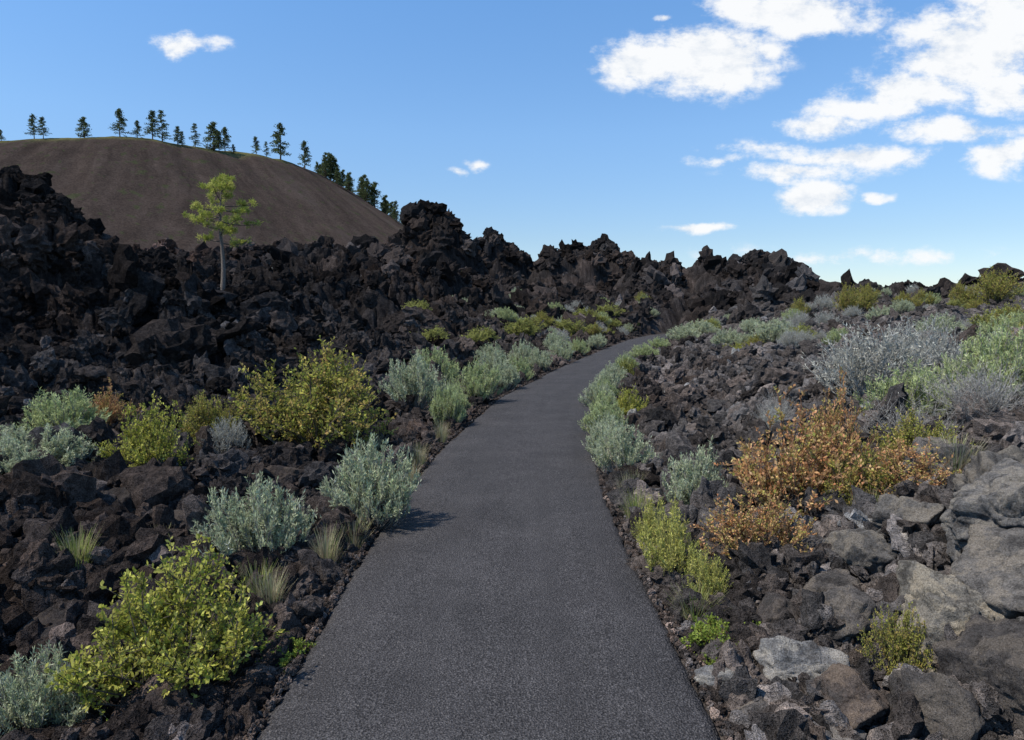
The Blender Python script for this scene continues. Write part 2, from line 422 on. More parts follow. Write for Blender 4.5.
Z = [rock_zone(1, 8500, 2.2, 7, .02, .13, 1.5),
     rock_zone(2, 12500, 4, 16, .03, .20, 1.4),
     rock_zone(3, 10000, 12, 40, .08, .34, 1.5),
     rock_zone(4, 3400, 35, 100, .25, .9, 1.5, half=.8),
     rock_zone(5, 300, 3.6, 14, .12, .32, 1.2, half=-.2, lo=-.95),
     rock_zone(6, 200, 5.5, 14, .12, .26, 1.2, half=.95, lo=.2),
     rock_zone(8, 260, 44, 64, .35, .9, 1.2, half=.34, lo=.12),
     crag_rocks(7)]
place_rocks('lava_rubble', Z, 9)
# gravel shoulder
rg = R(77); nn = 13000
yy = 1.8*(20/1.8)**rg.uniform(0, 1, nn); side = rg.choice([-1, 1], nn)
e = side*(HW-.01+np.abs(rg.normal(0, .18, nn)))
xx = xc(yy)+e; sg = rg.uniform(.005, .022, nn)*(1+yy*.03)
zg, zbg, _, rrg, *_r = HT(xx, yy, True)
cg = np.where(rg.uniform(0, 1, nn)[:, None] < .5, np.array([[.125, .097, .082]]), np.array([[.08, .071, .067]]))*np.exp(rg.normal(0, .45, nn))[:, None]
zg = np.where(np.abs(e) < HW+.02, np.maximum(zg, 0.0), zg)
scatter('path_edge_gravel', np.stack([xx, yy, zg+sg*.3], -1), rg.uniform(0, 6.28, (nn, 3)), np.repeat(sg[:, None], 3, 1), rg.integers(0, 8, nn), proto_rocks, cg)

# individual boulders  (x, y, size xyz, colour, seed, lift)
BO = [(2.72, 3.55, (.40, .34, .36), (.18, .172, .165), 3, .26),
      (2.02, 3.02, (.36, .26, .38), (.235, .215, .185), 4, .22),
      (2.42, 2.98, (.28, .26, .26), (.17, .157, .145), 5, .18),
      (1.92, 2.58, (.22, .2, .18), (.09, .082, .078), 6, .05),
      (2.15, 2.55, (.2, .2, .15), (.13, .12, .11), 31, .04),
      (1.30, 2.98, (.19, .16, .15), (.24, .233, .227), 7, .13),
      (.95, 2.90, (.12, .1, .085), (.22, .215, .21), 8, .06),
      (1.42, 2.72, (.17, .16, .13), (.12, .098, .085), 9, .08),
      (1.22, 2.52, (.15, .13, .11), (.16, .15, .145), 10, .05),
      (1.66, 2.60, (.17, .14, .15), (.10, .092, .088), 11, .06),
      (1.02, 2.66, (.09, .08, .06), (.15, .135, .125), 12, .04),
      (1.78, 3.75, (.22, .18, .18), (.12, .108, .10), 13, .08),
      (2.15, 4.0, (.28, .24, .22), (.15, .14, .13), 14, .1),
      (1.38, 3.5, (.16, .13, .11), (.10, .087, .08), 15, .05),
      (1.62, 3.25, (.15, .13, .12), (.13, .118, .11), 16, .06),
      (2.55, 4.3, (.30, .26, .22), (.16, .15, .14), 17, .1), (3.1, 4.2, (.34, .28, .30), (.15, .14, .13), 32, .12),
      (-1.42, 2.72, (.14, .12, .1), (.13, .10, .086), 18, .05),
      (-2.6, 5.1, (.38, .28, .2), (.08, .068, .062), 19, .06),
      (-3.3, 5.6, (.42, .32, .22), (.066, .057, .053), 20, .08),
      (-2.1, 6.3, (.32, .28, .18), (.075, .063, .058), 21, .06),
      (-2.75, 3.9, (.28, .24, .16), (.07, .06, .056), 22, .05),
      (-1.75, 3.55, (.18, .15, .11), (.075, .062, .055), 23, .04),
      (-2.3, 3.2, (.2, .18, .12), (.066, .057, .053), 24, .04),
      (1.55, 6.9, (.2, .18, .14), (.14, .13, .12), 25, .05),
      (2.4, 6.0, (.26, .2, .18), (.12, .11, .10), 26, .05),
      (3.3, 5.1, (.32, .27, .22), (.16, .147, .137), 27, .1)]
for i, (x, y, sz, c, sd, up) in enumerate(BO):
    bigb = sz[0] > .28 and c[0] > .1
    me = rock_mesh('boulder', 300+sd, 6 if bigb else 5, 10, .15, [M_boul], (1, 1, 1), 2.4, False, .015, .07)
    zc = float(HT(np.array([x]), np.array([y]))[0])
    o = add_obj('boulder', me, (x, y, zc+up*.8), (0, 0, sd*1.3), sz)
    o.color = (*c, 1)

# ------------------------------------------------------------------ cinder cone hill
CX, CY = -290., 520.
def coneH(x, y):
    dx = x-CX; dy = y-CY; r = np.hypot(dx, dy); th = np.arctan2(dy, dx)
    top = 97.5+10.5*np.cos(th-.15)+1.2*np.sin(th*5+1)+.8*np.sin(th*11)
    rr_ = r+(vnoise(th*16+50, r/60, 3)-.5)*4
    t = rr_-140
    out = -.64*(np.log1p(np.exp(np.clip(t/8, -30, 30)))*8)
    inn = -.35*np.maximum(-t-8, 0)
    z = top+out+np.maximum(inn, -30)
    return z+(fbm(x/12, y/12, 8, 4)-.5)*1.6
def cone_mat():
    m, nt, out = newmat('cinder_material'); L = nt.links.new
    tc = N(nt, 'ShaderNodeNewGeometry').outputs['Position']
    at = N(nt, 'ShaderNodeAttribute', attribute_name='col').outputs['Color']
    n1 = noise_n(nt, tc, .12, 5, .7); n2 = noise_n(nt, tc, 1.1, 4, .75)
    c = MIX(nt, 'MULTIPLY', 1., at, ramp(nt, n1, [(.3, (.84, .83, .82)), (.7, (1.18, 1.16, 1.15))]))
    c = MIX(nt, 'MULTIPLY', 1., c, ramp(nt, n2, [(.35, (.68, .68, .68)), (.65, (1.3, 1.3, 1.3))]))
    b = N(nt, 'ShaderNodeBsdfDiffuse'); b.inputs['Roughness'].default_value = .9
    L(c, b.inputs['Color'])
    b1 = N(nt, 'ShaderNodeBump'); b1.inputs['Distance'].default_value = 1.2; b1.inputs['Strength'].default_value = .6
    L(n2, b1.inputs['Height']); L(b1.outputs[0], b.inputs['Normal'])
    L(b.outputs[0], out.inputs[0]); return m
th = np.linspace(-math.pi, math.pi, 1201)[:-1]; ra = np.concatenate([np.linspace(5, 100, 14)[:-1], np.linspace(100, 320, 240)])
RA, TH = np.meshgrid(ra, th, indexing='ij')
X = CX+RA*np.cos(TH); Y = CY+RA*np.sin(TH); Zc = coneH(X, Y)
tw = TH+fbm(X/30, Y/30, 44, 4)*.09+(RA-140)*.0012
streak = vnoise(tw*38+30, RA/50, 4)*.4+vnoise(tw*150+30, RA/25, 6)*.3+vnoise(tw*420+30, RA/14, 7)*.3
cc = np.array([.086, .063, .051])*(.62+.76*streak[..., None])
lt = (ss(.5, .68, fbm(TH*9+RA*.01, RA/60, 47, 4))*ss(150, 190, RA))[..., None]*.5
cc = cc*(1-lt)+np.array([.125, .095, .078])*lt
topn = ss(151, 139, RA+8*(fbm(X/8, Y/8, 5, 3)-.5))[..., None]
cc = cc*(1-topn)+np.array([.17, .16, .065])*topn
redn = (ss(75, 30, Zc)*ss(-250, -320, X))[..., None]*.6
cc = cc*(1-redn)+np.array([.14, .095, .075])*redn
sh = (fbm(X/2.5, Y/2.5, 15, 2) > .75)[..., None]
cc = np.where(sh, np.array([.075, .075, .04]), cc)
ii = np.arange(RA.size).reshape(RA.shape); nx = np.roll(ii, -1, 1)
F = np.stack([ii[:-1], ii[1:], nx[1:], nx[:-1]], -1).reshape(-1, 4)
V = np.stack([X, Y, Zc], -1).reshape(-1, 3)
ce = len(V); V = np.vstack([V, [[CX, CY, float(Zc[0].mean())]]]); cc = np.vstack([cc.reshape(-1, 3), [[.1, .1, .03]]])
Fc = np.stack([ii[0][0::2], nx[0][0::2], nx[0][1::2], np.full(600, ce)], -1)
add_obj('cinder_cone_hill', mesh_np('cinder_cone_hill', V, np.vstack([F, Fc]), cc, mats=[cone_mat()]))

# ------------------------------------------------------------------ vegetation
def norm(a): return a/np.maximum(np.linalg.norm(a, axis=-1, keepdims=True), 1e-9)
def tubes(Pts, rad0, rad1, sides=3):
    n_, k_, _ = Pts.shape
    T = norm(np.gradient(Pts, axis=1)); a = np.where(np.abs(T[..., 2:3]) < .9, np.array([0, 0, 1.]), np.array([1., 0, 0]))
    U = norm(np.cross(T, a)); W = np.cross(T, U)
    r = rad0[:, None]*(1-np.linspace(0, 1, k_))[None]+rad1[:, None]*np.linspace(0, 1, k_)[None]
    an = np.arange(sides)*2*math.pi/sides
    V = Pts[:, :, None]+r[..., None, None]*(np.cos(an)[None, None, :, None]*U[:, :, None]+np.sin(an)[None, None, :, None]*W[:, :, None])
    ii = np.arange(n_*k_*sides).reshape(n_, k_, sides); jj = np.roll(ii, -1, 2)
    F = np.stack([ii[:, :-1], jj[:, :-1], jj[:, 1:], ii[:, 1:]], -1).reshape(-1, 4)
    return V.reshape(-1, 3), F
def leafquads(P, Dn, l, w, rg):
    U = norm(np.cross(Dn, rg.normal(size=P.shape)))
    m = P+Dn*l[:, None]*.55
    V = np.stack([P, m+U*w[:, None]*.5, P+Dn*l[:, None], m-U*w[:, None]*.5], 1).reshape(-1, 3)
    F = np.arange(len(V)).reshape(-1, 4)
    return V, F
def assemble(name, parts):
    Vs = []; Fs = []; Cs = []; Ms = []; o = 0
    for V, F, c, m in parts:
        Vs.append(V); Fs.append(F+o); Cs.append(np.broadcast_to(c, (len(V), 3))); Ms.append(np.full(len(F), m)); o += len(V)
    return mesh_np(name, np.vstack(Vs), np.vstack(Fs), np.vstack(Cs), np.concatenate(Ms), [M_leaf, M_bark])
def shrub(name, seed, H, W, ns, nt_, nl, ll, lw, cols, stemc, tmin=.45, p=1.15, twl=.12, tdir=(.8, .5, .5), srad=.006, ldir=(.6, .7, .25)):
    rg = R(seed)
    phi = rg.uniform(0, 6.28, ns); q = np.sqrt(rg.uniform(0, 1, ns))
    ang = 1+.16*np.sin(phi*2+seed)+.12*np.sin(phi*3+seed*2.1)+.08*np.sin(phi*5+seed)
    hz = np.sqrt(np.maximum(1-(q*.9)**2, .05))*rg.uniform(.72, 1.08, ns)*(1+.12*np.sin(phi*3+seed))
    T = np.stack([W/2*q*np.cos(phi)*ang, W/2*q*np.sin(phi)*ang, H*hz], -1)
    B = T*np.array([.1, .1, 0])
    t = np.linspace(0, 1, 6)
    wob = rg.normal(0, .05*W, (ns, 2))
    def Pt(i, tt):
        b = B[i]; tg = T[i]
        xy = b[:, :2]+(tg[:, :2]-b[:, :2])*tt[:, None]+wob[i]*np.sin(tt*3.14)[:, None]
        return np.concatenate([xy, (tg[:, 2]*tt**p)[:, None]-.02], 1)
    I = np.repeat(np.arange(ns), 6); st = Pt(I, np.tile(t, ns)).reshape(ns, 6, 3)
    V1, F1 = tubes(st, np.full(ns, srad), np.full(ns, srad*.3))
    I = np.repeat(np.arange(ns), nt_); m = len(I)
    tt = tmin+(1-tmin)*rg.uniform(0, 1, m)**.8
    O = Pt(I, tt); O2 = Pt(I, tt+.02); tg = norm(O2-O)
    dr = norm(tg*tdir[0]+rg.normal(size=(m, 3))*tdir[1]+np.array([0, 0, 1])*tdir[2])
    ln = twl*rg.uniform(.5, 1.3, m)
    V2, F2 = tubes(np.stack([O, O+dr*ln[:, None]], 1), np.full(m, srad*.4), np.full(m, srad*.2))
    J = np.repeat(np.arange(m), nl); kx = len(J)
    s_ = rg.uniform(.1, 1.05, kx)
    P = O[J]+dr[J]*(ln[J]*s_)[:, None]
    P[:, 2] = np.maximum(P[:, 2], .01)
    ld = norm(dr[J]*ldir[0]+rg.normal(size=(kx, 3))*ldir[1]*.6+np.array([0, 0, 1])*ldir[2])
    l_ = ll*rg.uniform(.6, 1.3, kx); w_ = lw*rg.uniform(.7, 1.3, kx)
    V3, F3 = leafquads(P, ld, l_, w_, rg)
    cols = np.array(cols)
    tc_ = rg.integers(0, len(cols), m)
    cl = cols[tc_][J]*.6+cols[rg.integers(0, len(cols), kx)]*.4
    cl = cl*np.exp(rg.normal(0, .18, m))[J][:, None]*rg.uniform(.8, 1.2, kx)[:, None]
    cl = np.clip(cl, 0, .8)
    return assemble(name, [(V1, F1, np.array(stemc), 1), (V2, F2, np.array(stemc), 1), (V3, F3, np.repeat(cl, 4, 0), 0)])

SAGE = [(.44, .49, .29), (.51, .54, .35), (.37, .42, .24), (.55, .57, .40)]
SAGEG = [(.42, .48, .22), (.49, .53, .27), (.36, .42, .18)]
GREY = [(.44, .43, .36), (.51, .50, .43), (.36, .35, .29)]
YG = [(.38, .39, .07), (.48, .46, .11), (.28, .31, .05), (.55, .51, .14)]
YGF = [(.32, .33, .09), (.38, .37, .12), (.26, .28, .08)]
YGO = [(.34, .35, .08), (.42, .38, .10), (.48, .33, .12), (.25, .28, .05), (.38, .37, .09)]
ORG = [(.62, .32, .15), (.68, .40, .23), (.42, .37, .11), (.58, .26, .12), (.34, .36, .09), (.62, .42, .20)]
DRY = [(.40, .34, .22), (.32, .26, .17), (.46, .42, .28)]
BK = (.13, .11, .09); BKG = (.28, .26, .23)
sage = [shrub('sagebrush', 10+i, .6, .75, 110, 12, 11, .036, .008, SAGE, BKG, .42, 1.1, .10, (.8, .26, .9)) for i in range(3)]
sageg = [shrub('rabbitbrush', 20+i, .6, .75, 115, 12, 11, .040, .0075, SAGEG, BKG, .38, 1.1, .11, (.8, .26, 1.)) for i in range(2)]
grey = [shrub('grey_sagebrush', 30+i, .6, .8, 120, 10, 6, .030, .0065, GREY, (.36, .35, .32), .35, 1.05, .11, (.7, .5, .6), srad=.005) for i in range(2)]
yg = [shrub('bitterbrush', 40+i, .6, .85, 60, 18, 11, .025, .013, YG, BK, .35, 1.0, .10, (.6, .6, .45), ldir=(.4, .9, .3)) for i in range(2)]
ygf = [shrub('bitterbrush', 45+i, .6, .85, 60, 16, 10, .030, .014, YGF, BK, .3, 1.0, .10, (.6, .6, .45), ldir=(.4, .9, .3)) for i in range(1)]
ygo = [shrub('currant_bush', 50+i, .6, .85, 64, 20, 11, .022, .011, YGO, BK, .3, .95, .10, (.6, .6, .5), ldir=(.4, .9, .3)) for i in range(2)]
org = [shrub('wild_buckwheat', 60+i, .6, .8, 62, 16, 9, .021, .012, ORG, (.26, .15, .09), .35, 1., .09, (.6, .6, .5), ldir=(.4, .9, .3)) for i in range(2)]
flw = [shrub('yellow_rabbitbrush', 70+i, .5, .45, 90, 8, 9, .024, .006, [(.50, .47, .12), (.40, .42, .10), (.56, .50, .18)], (.28, .28, .12), .3, 1.15, .07, (1, .25, .9), srad=.003) for i in range(2)]
twig = [shrub('dry_brush', 80+i, .5, .7, 90, 12, 1, .02, .004, GREY, (.36, .34, .31), .3, 1., .14, (.7, .6, .3), srad=.003) for i in range(2)]
low = [shrub('green_herb', 90+i, .22, .55, 40, 12, 9, .022, .012, [(.22, .29, .05), (.30, .36, .08)], (.2, .1, .05), .2, 1., .06, (.6, .6, .5), srad=.003, ldir=(.4, .9, .4)) for i in range(1)]
def grass(name, seed, n_, H, W, cols):
    rg = R(seed)
    phi = rg.uniform(0, 6.28, n_); o = rg.uniform(0, .25, n_)*W; B = np.stack([o*np.cos(phi), o*np.sin(phi), -.02+0*o], -1)
    lean = rg.uniform(.05, .6, n_); h = H*rg.uniform(.5, 1.1, n_)
    d_ = np.stack([np.cos(phi), np.sin(phi), 0*phi], -1)
    t = np.linspace(0, 1, 5)
    P = B[:, None]+np.array([0, 0, 1])*(h[:, None]*t)[..., None]+d_[:, None]*(W*.7*lean[:, None]*t**2)[..., None]
    w = (.0028*(1-t*.85))[None, :, None]*np.stack([-np.sin(phi), np.cos(phi), 0*phi], -1)[:, None]
    V = np.stack([P-w, P+w], 2); ii = np.arange(n_*10).reshape(n_, 5, 2)
    F = np.stack([ii[:, :-1, 0], ii[:, :-1, 1], ii[:, 1:, 1], ii[:, 1:, 0]], -1).reshape(-1, 4)
    c = np.array(cols)[rg.integers(0, len(cols), n_)]*rg.uniform(.7, 1.3, n_)[:, None]
    return assemble(name, [(V.reshape(-1, 3), F, np.repeat(c, 10, 0), 0)])
gdry = [grass('dry_grass_tuft', 5+i, 260, .32, .3, DRY+[(.3, .33, .14)]) for i in range(2)]
ggrn = [grass('green_grass_tuft', 8, 260, .3, .3, [(.25, .32, .08), (.35, .36, .12), (.4, .36, .2)])]

def hgt(x, y, r):
    xs = np.array([x, x+r, x-r, x, x]); ysv = np.array([y, y, y, y+r, y-r]); v = HT(xs, ysv); return float(np.sort(v)[1:4].mean())
rnd = random.Random(4)
def plant(kind, x, y, w, h, H0=.6, W0=.75):
    me = rnd.choice(kind)
    zc = hgt(x, y, min(w*.2, .25))
    s = w/W0
    return add_obj(me.name.split('.')[0], me, (x, y, zc-.02), (0, 0, rnd.uniform(0, 6.28)), (s, s, h/H0))
# ---- left of the path
plant(yg, -1.50, 3.0, .85, .58, W0=.85)
plant(sage, -1.70, 4.45, .68, .56); plant(sage, -1.08, 5.15, .70, .64); plant(sage, -1.98, 2.72, .45, .38)
plant(ygo, -2.2, 7.5, 1.75, 1.15, W0=.85); plant(yg, -3.45, 6.5, .75, .7, W0=.85); plant(ygo, -3.35, 7.5, .7, .55, W0=.85)
plant(sage, -4.3, 6.1, .85, .5); plant(sage, -4.0, 5.3, .5, .35); plant(sageg, -4.8, 7.2, .9, .55); plant(org, -4.7, 7.9, .5, .5, W0=.8)
plant(grey, -2.95, 7.0, .45, .42); plant(sage, -4.9, 6.4, .7, .45); plant(sageg, -4.35, 4.9, .5, .3)
for a in [(-1.45, 10.2, .85, .78), (-1.55, 13.5, .9, .85), (-.62, 12.1, .85, .7), (-.93, 9.7, .55, .58), (-.15, 14.2, .75, .6), (-1.0, 11.2, .6, .5), (.15, 16., .7, .6), (.75, 18.6, .8, .6), (-.4, 15.8, .8, .7), (1.5, 21.5, .9, .65), (.3, 19., .9, .7), (2.4, 25, .9, .6), (1.5, 24, 1., .7), (3.6, 29, 1., .6), (-.6, 18.5, .8, .6)]:
    plant(sageg if rnd.random() < .4 else sage, *a)
for a in [(-2.1, 18, 1., .5), (-1., 21, 1.2, .6), (0.5, 26, 1.6, .8), (2.8, 33, 2., .8), (4.5, 40, 2.4, 1.), (6, 44, 2.4, 1.), (-3.4, 24, 1.2, .6)]:
    plant(ygf, *a, W0=.85)
for a in [(-1.22, 4.35, .28, .28), (-1.05, 5.7, .25, .3), (-1.35, 3.7, .25, .22), (-.98, 6.4, .3, .26), (-2.4, 4.5, .25, .25), (1.02, 5.9, .3, .25), (1.15, 6.3, .3, .25), (1.6, 4.6, .3, .2), (-1.6, 7.9, .35, .3), (-1.12, 4.7, .3, .26), (-1.0, 7.2, .3, .3), (-.9, 8.6, .3, .3)]:
    plant(gdry, *a, H0=.32, W0=.3)
for a in [(-2.75, 4.2, .3, .3), (-1.5, 3.9, .28, .25), (1.0, 3.6, .3, .2), (.98, 5.3, .3, .3)]:
    plant(ggrn, *a, H0=.3, W0=.3)
# ---- right of the path
for a in [(1.1, 6.7, .55, .5), (1.05, 7.5, .5, .45), (1.2, 8.9, .55, .45), (1.4, 10.2, .5, .45), (1.5, 11.7, .55, .42), (1.85, 13.5, .55, .45), (2.3, 15.4, .6, .45), (3.0, 18, .7, .5), (4.4, 22.8, .9, .45), (6., 28, 1., .5), (7.4, 29.5, 1.6, .7), (8.4, 30.5, 1.6, .7), (1.15, 8.2, .45, .4), (1.7, 12.5, .5, .4)]:
    plant(sageg if rnd.random() < .4 else sage, *a)
plant(yg, 1.85, 10.6, .6, .5, W0=.85); plant(ygf, 2.9, 16.8, .6, .5, W0=.85)
plant(flw, .98, 4.15, .42, .48, .5, .45); plant(flw, 1.12, 3.85, .3, .3, .5, .45); plant(flw, 1.0, 4.7, .3, .35, .5, .45)
plant(sage, 1.5, 5.5, .58, .58); plant(grey, 3.1, 8., .5, .4, W0=.8)
plant(org, 2.2, 5.2, 1.15, .88, W0=.8); plant(org, 1.55, 4.25, .7, .5, W0=.8); plant(org, 2.95, 4.95, .8, .45, W0=.8); plant(org, 2.7, 5.6, .6, .85, W0=.8)
plant(ygo, 3.4, 5.6, .8, .5, W0=.85); plant(ygo, 2.55, 5.0, .6, .5, W0=.85); plant(gdry, 2.5, 4.7, .5, .35, H0=.32, W0=.3); plant(gdry, 3.3, 5.0, .5, .3, H0=.32, W0=.3)
plant(grey, 4.6, 8.6, 1.75, .95, W0=.8); plant(grey, 5.9, 9.8, 1.3, .9, W0=.8); plant(sageg, 4.1, 6.9, .95, .6); plant(sageg, 4.95, 6.9, 1., .75)
plant(twig, 4.3, 6.2, 1., .5, .5, .7); plant(twig, 3.7, 6.3, .8, .45, .5, .7); plant(twig, 3.2, 8.3, .5, .4, .5, .7); plant(sage, 5.6, 7.8, .9, .7)
plant(sage, 7.6, 20, 1.4, .75); plant(ygf, 8.3, 20, 1.3, .6, W0=.85); plant(sage, 6.6, 21, .9, .6); plant(yg, 6.2, 19., .8, .35, W0=.85)
plant(sage, 10., 16, 1., .6); plant(ygf, 11., 15.5, 1.1, .6, W0=.85); plant(sageg, 9.5, 13, 1., .6); plant(ygo, 9.6, 12.6, .9, .6, W0=.85)
plant(low, 1.02, 3.25, .4, .16, .22, .55); plant(low, 1.28, 3.35, .35, .14, .22, .55); plant(ygo, 1.74, 2.92, .28, .36, W0=.85); plant(low, -1.1, 3.2, .3, .1, .22, .55)
# leafy bushes breaking the right skyline
for a in [(21.0, 30, 1.9, 1.5), (20.0, 30.5, 1.2, 1.1), (15.2, 31, 1.2, 1.3), (16.2, 31.5, 1., .9), (11.0, 15.0, .9, .8), (18.6, 31, 1., .9), (13.4, 32, .9, .9)]:
    plant(ygo, *a, W0=.85)

# ---- distant shrubs (one instanced mass)
protos = bpy.data.collections.new('shrub_shapes')
for i, mm in enumerate([sage[0], sageg[0], ygf[0], ygo[0], grey[0], sage[1]]):
    protos.objects.link(bpy.data.objects.new('shrub_shape_%d' % i, mm))
rg = R(31); P = []
def addz(nn, d0, d1, u0, u1, pr):
    d = rg.uniform(d0**.5, d1**.5, nn)**2; u = rg.uniform(u0, u1, nn); x = u*d
    k_ = (np.abs(pdist(x, d)) > 1.5) & (vnoise(x/4, d/4, 99) > pr); P.append(np.stack([x[k_], d[k_]], -1))
addz(180, 12, 42, .40, .95, .45); addz(50, 16, 42, .27, .5, .55); addz(90, 22, 60, -.1, .2, .5); addz(20, 11, 22, .3, .9, .5)
addz(90, 12, 50, -.8, -.12, .5); addz(50, 38, 56, .1, .24, .45)
P = np.vstack(P); nn = len(P); sc = rg.uniform(.4, 1.5, nn)*np.where(P[:, 0] < -3, .6, 1)
sc *= np.clip(P[:, 1]/26, .55, 1.1)
scatter('distant_shrubs', np.stack([P[:, 0], P[:, 1], HT(P[:, 0], P[:, 1])-.03], -1), np.stack([0*sc, 0*sc, rg.uniform(0, 6.28, nn)], -1),
        np.stack([sc, sc, sc*rg.uniform(.6, 1.0, nn)], -1), rg.choice([0, 1, 1, 2, 3, 4, 4, 5, 0], nn), protos)

# ---- lone young pine on the lava
def lone_pine():
    rg = R(12)
    zt = np.linspace(0, 1, 12); Ht = 5.1
    tr = np.stack([.28*zt+.07*np.sin(zt*7), .08*np.sin(zt*5), Ht*zt], -1)[None]
    parts = []
    V, F = tubes(tr, np.array([.12]), np.array([.015]), 8); parts.append((V, F, np.array([.19, .16, .135]), 1))
    def tp(t): return np.array([np.interp(t, zt, tr[0, :, i]) for i in range(3)])
    tufts = []
    nb = 22
    for i in range(nb):
        t = .50+.48*i/nb+rg.uniform(-.015, .015); a = i*2.4+rg.uniform(-.4, .4)
        L_ = 1.75*(1-((t-.57)/.45)**2)*rg.uniform(.4, 1.2)
        L_ = max(L_, .3)
        dr = np.array([math.cos(a), math.sin(a)*.9, rg.uniform(-.2, .2)])
        o = tp(t); s = np.linspace(0, 1, 6)[:, None]
        br = o+dr*L_*s+np.array([0, 0, 1])*(.25*L_*s**2-.1*L_*s)
        V, F = tubes(br[None], np.array([.028]), np.array([.007]), 4); parts.append((V, F, np.array([.13, .11, .09]), 1))
        for j in range(8):
            ss_ = rg.uniform(.5, 1.02); b0 = o+dr*L_*ss_+np.array([0, 0, 1])*(.25*L_*ss_**2-.1*L_*ss_)
            off = rg.normal(0, .13, 3)*np.array([1, 1, .5]); b1 = b0+off+np.array([0, 0, .06])
            V, F = tubes(np.stack([b0, b1])[None], np.array([.007]), np.array([.004]), 3); parts.append((V, F, np.array([.12, .1, .08]), 1))
            tufts.append(b1)
    for j in range(8): tufts.append(tp(rg.uniform(.9, 1))+rg.normal(0, .08, 3))
    T = np.array(tufts); m = 44; P = np.repeat(T, m, 0)+rg.normal(0, .035, (len(T)*m, 3))
    dr = norm(rg.normal(size=P.shape)+np.array([0, 0, .5])); l = rg.uniform(.10, .19, len(P))
    V, F = leafquads(P, dr, l, np.full(len(P), .022), rg)
    cb = np.array([(.36, .39, .08), (.45, .45, .12), (.26, .30, .06)])[rg.integers(0, 3, len(T))]
    c = np.repeat(cb, m, 0)*rg.uniform(.75, 1.25, len(P))[:, None]
    parts.append((V, F, np.repeat(c, 4, 0), 0))
    return assemble('lone_pine_tree', parts)
px_, py_ = -11.9, 28.
add_obj('young_pine_tree', lone_pine(), (px_, py_, hgt(px_, py_, .2)-.1))

# ---- ponderosas on the cone rim
def rim_pine(seed, Ht, wid, start):
    rg = R(seed); parts = []
    zt = np.linspace(0, 1, 8); tr = np.stack([.15*np.sin(zt*4+seed), .15*np.cos(zt*3+seed), Ht*zt], -1)[None]
    V, F = tubes(tr, np.array([.28]), np.array([.04]), 6); parts.append((V, F, np.array([.11, .075, .055]), 1))
    P = []; D_ = []; cb = []
    nb = 50
    for i in range(nb):
        t = start+(1-start)*(i+.5)/nb; a = rg.uniform(0, 6.28)
        prof = (1-(t-start)/(1-start))**.7*.9+.12
        L_ = wid*prof*rg.uniform(.5, 1.15)
        dr = np.array([math.cos(a), math.sin(a), rg.uniform(-.25, .2)]); o = np.array([0, 0, Ht*t])
        V, F = tubes(np.stack([o, o+dr*L_])[None], np.array([.06]), np.array([.02]), 3); parts.append((V, F, np.array([.1, .07, .05]), 1))
        kk = 36; s = rg.uniform(.15, 1.05, kk)[:, None]
        P.append(o+dr*L_*s+rg.normal(0, .3, (kk, 3))*np.array([1, 1, .6])); D_.append(norm(rg.normal(size=(kk, 3))+dr*.6))
        cb.append(np.repeat(np.array([[.095, .12, .055]])*rg.uniform(.6, 1.5), kk, 0))
    P = np.vstack(P); D_ = np.vstack(D_); cb = np.vstack(cb)
    V, F = leafquads(P, D_, rg.uniform(.45, .85, len(P)), np.full(len(P), .36), rg)
    parts.append((V, F, np.repeat(cb, 4, 0), 0)); return assemble('pine_tree', parts)
rp = [rim_pine(1, 14, 4.2, .16), rim_pine(2, 16, 4.4, .2), rim_pine(3, 11, 4.2, .1), rim_pine(4, 18, 4.4, .12), rim_pine(5, 9, 3.4, .08)]
def rimpt(px, r):
    u = (px-512)/683
    a = 1+u*u; b = -2*(CX*u+CY); c = CX*CX+CY*CY-r*r
    disc = b*b-4*a*c
    if disc < 0: return None
    y = (-b-math.sqrt(disc))/(2*a); return u*y, y
TR = [(8, 137, .9), (14, 140, .5), (46, 139, 1.05), (55, 142, .95), (95, 139, .9), (130, 139, 1.25), (147, 141, .8), (162, 139, 1.3), (171, 143, 1.45), (186, 140, .85), (190, 145, .7), (203, 139, 1.15), (221, 140, 1.35), (226, 144, 1.05), (232, 139, 1.2), (240, 142, .5), (262, 139, .9), (272, 142, .8), (286, 142, 1.9)]
for px, r, s in TR:
    q = rimpt(px, r)
    if q is None: continue
    x, y = q; k_ = rnd.choice([0, 1, 2, 3, 0]); hs = {0: 14, 1: 16, 2: 11, 3: 18, 4: 9}[k_]
    s2 = s*12.5/hs
    add_obj('pine_tree', rp[k_], (x, y, float(coneH(np.array(x), np.array(y)))-.4), (0, 0, rnd.uniform(0, 6.28)), (s2*1.1, s2*1.1, s2))
for i in range(52):   # cluster down the right shoulder of the cone
    r = 140+(i/52)*80+rnd.uniform(-5, 5)
    a = rnd.uniform(-.15, .4)
    x = CX+r*math.cos(a); y = CY+r*math.sin(a); k_ = rnd.choice([0, 1, 2, 3]); hs = {0: 14, 1: 16, 2: 11, 3: 18}[k_]
    s2 = rnd.uniform(13, 21)/hs*(1 if r < 190 else .75)
    add_obj('pine_tree', rp[k_], (x, y, float(coneH(np.array(x), np.array(y)))-.4), (0, 0, rnd.uniform(0, 6.28)), (s2, s2, s2))

# ------------------------------------------------------------------ camera
PITCH = math.atan(60/683)
cam = bpy.data.cameras.new('camera'); co = bpy.data.objects.new('camera', cam); COL.objects.link(co)
cam.sensor_width = 36; cam.lens = 24.01; cam.clip_end = 20000; cam.clip_start = .05
co.location = (0, 0, 1.65); co.rotation_euler = (math.pi/2-PITCH, 0, 0)
scene.camera = co

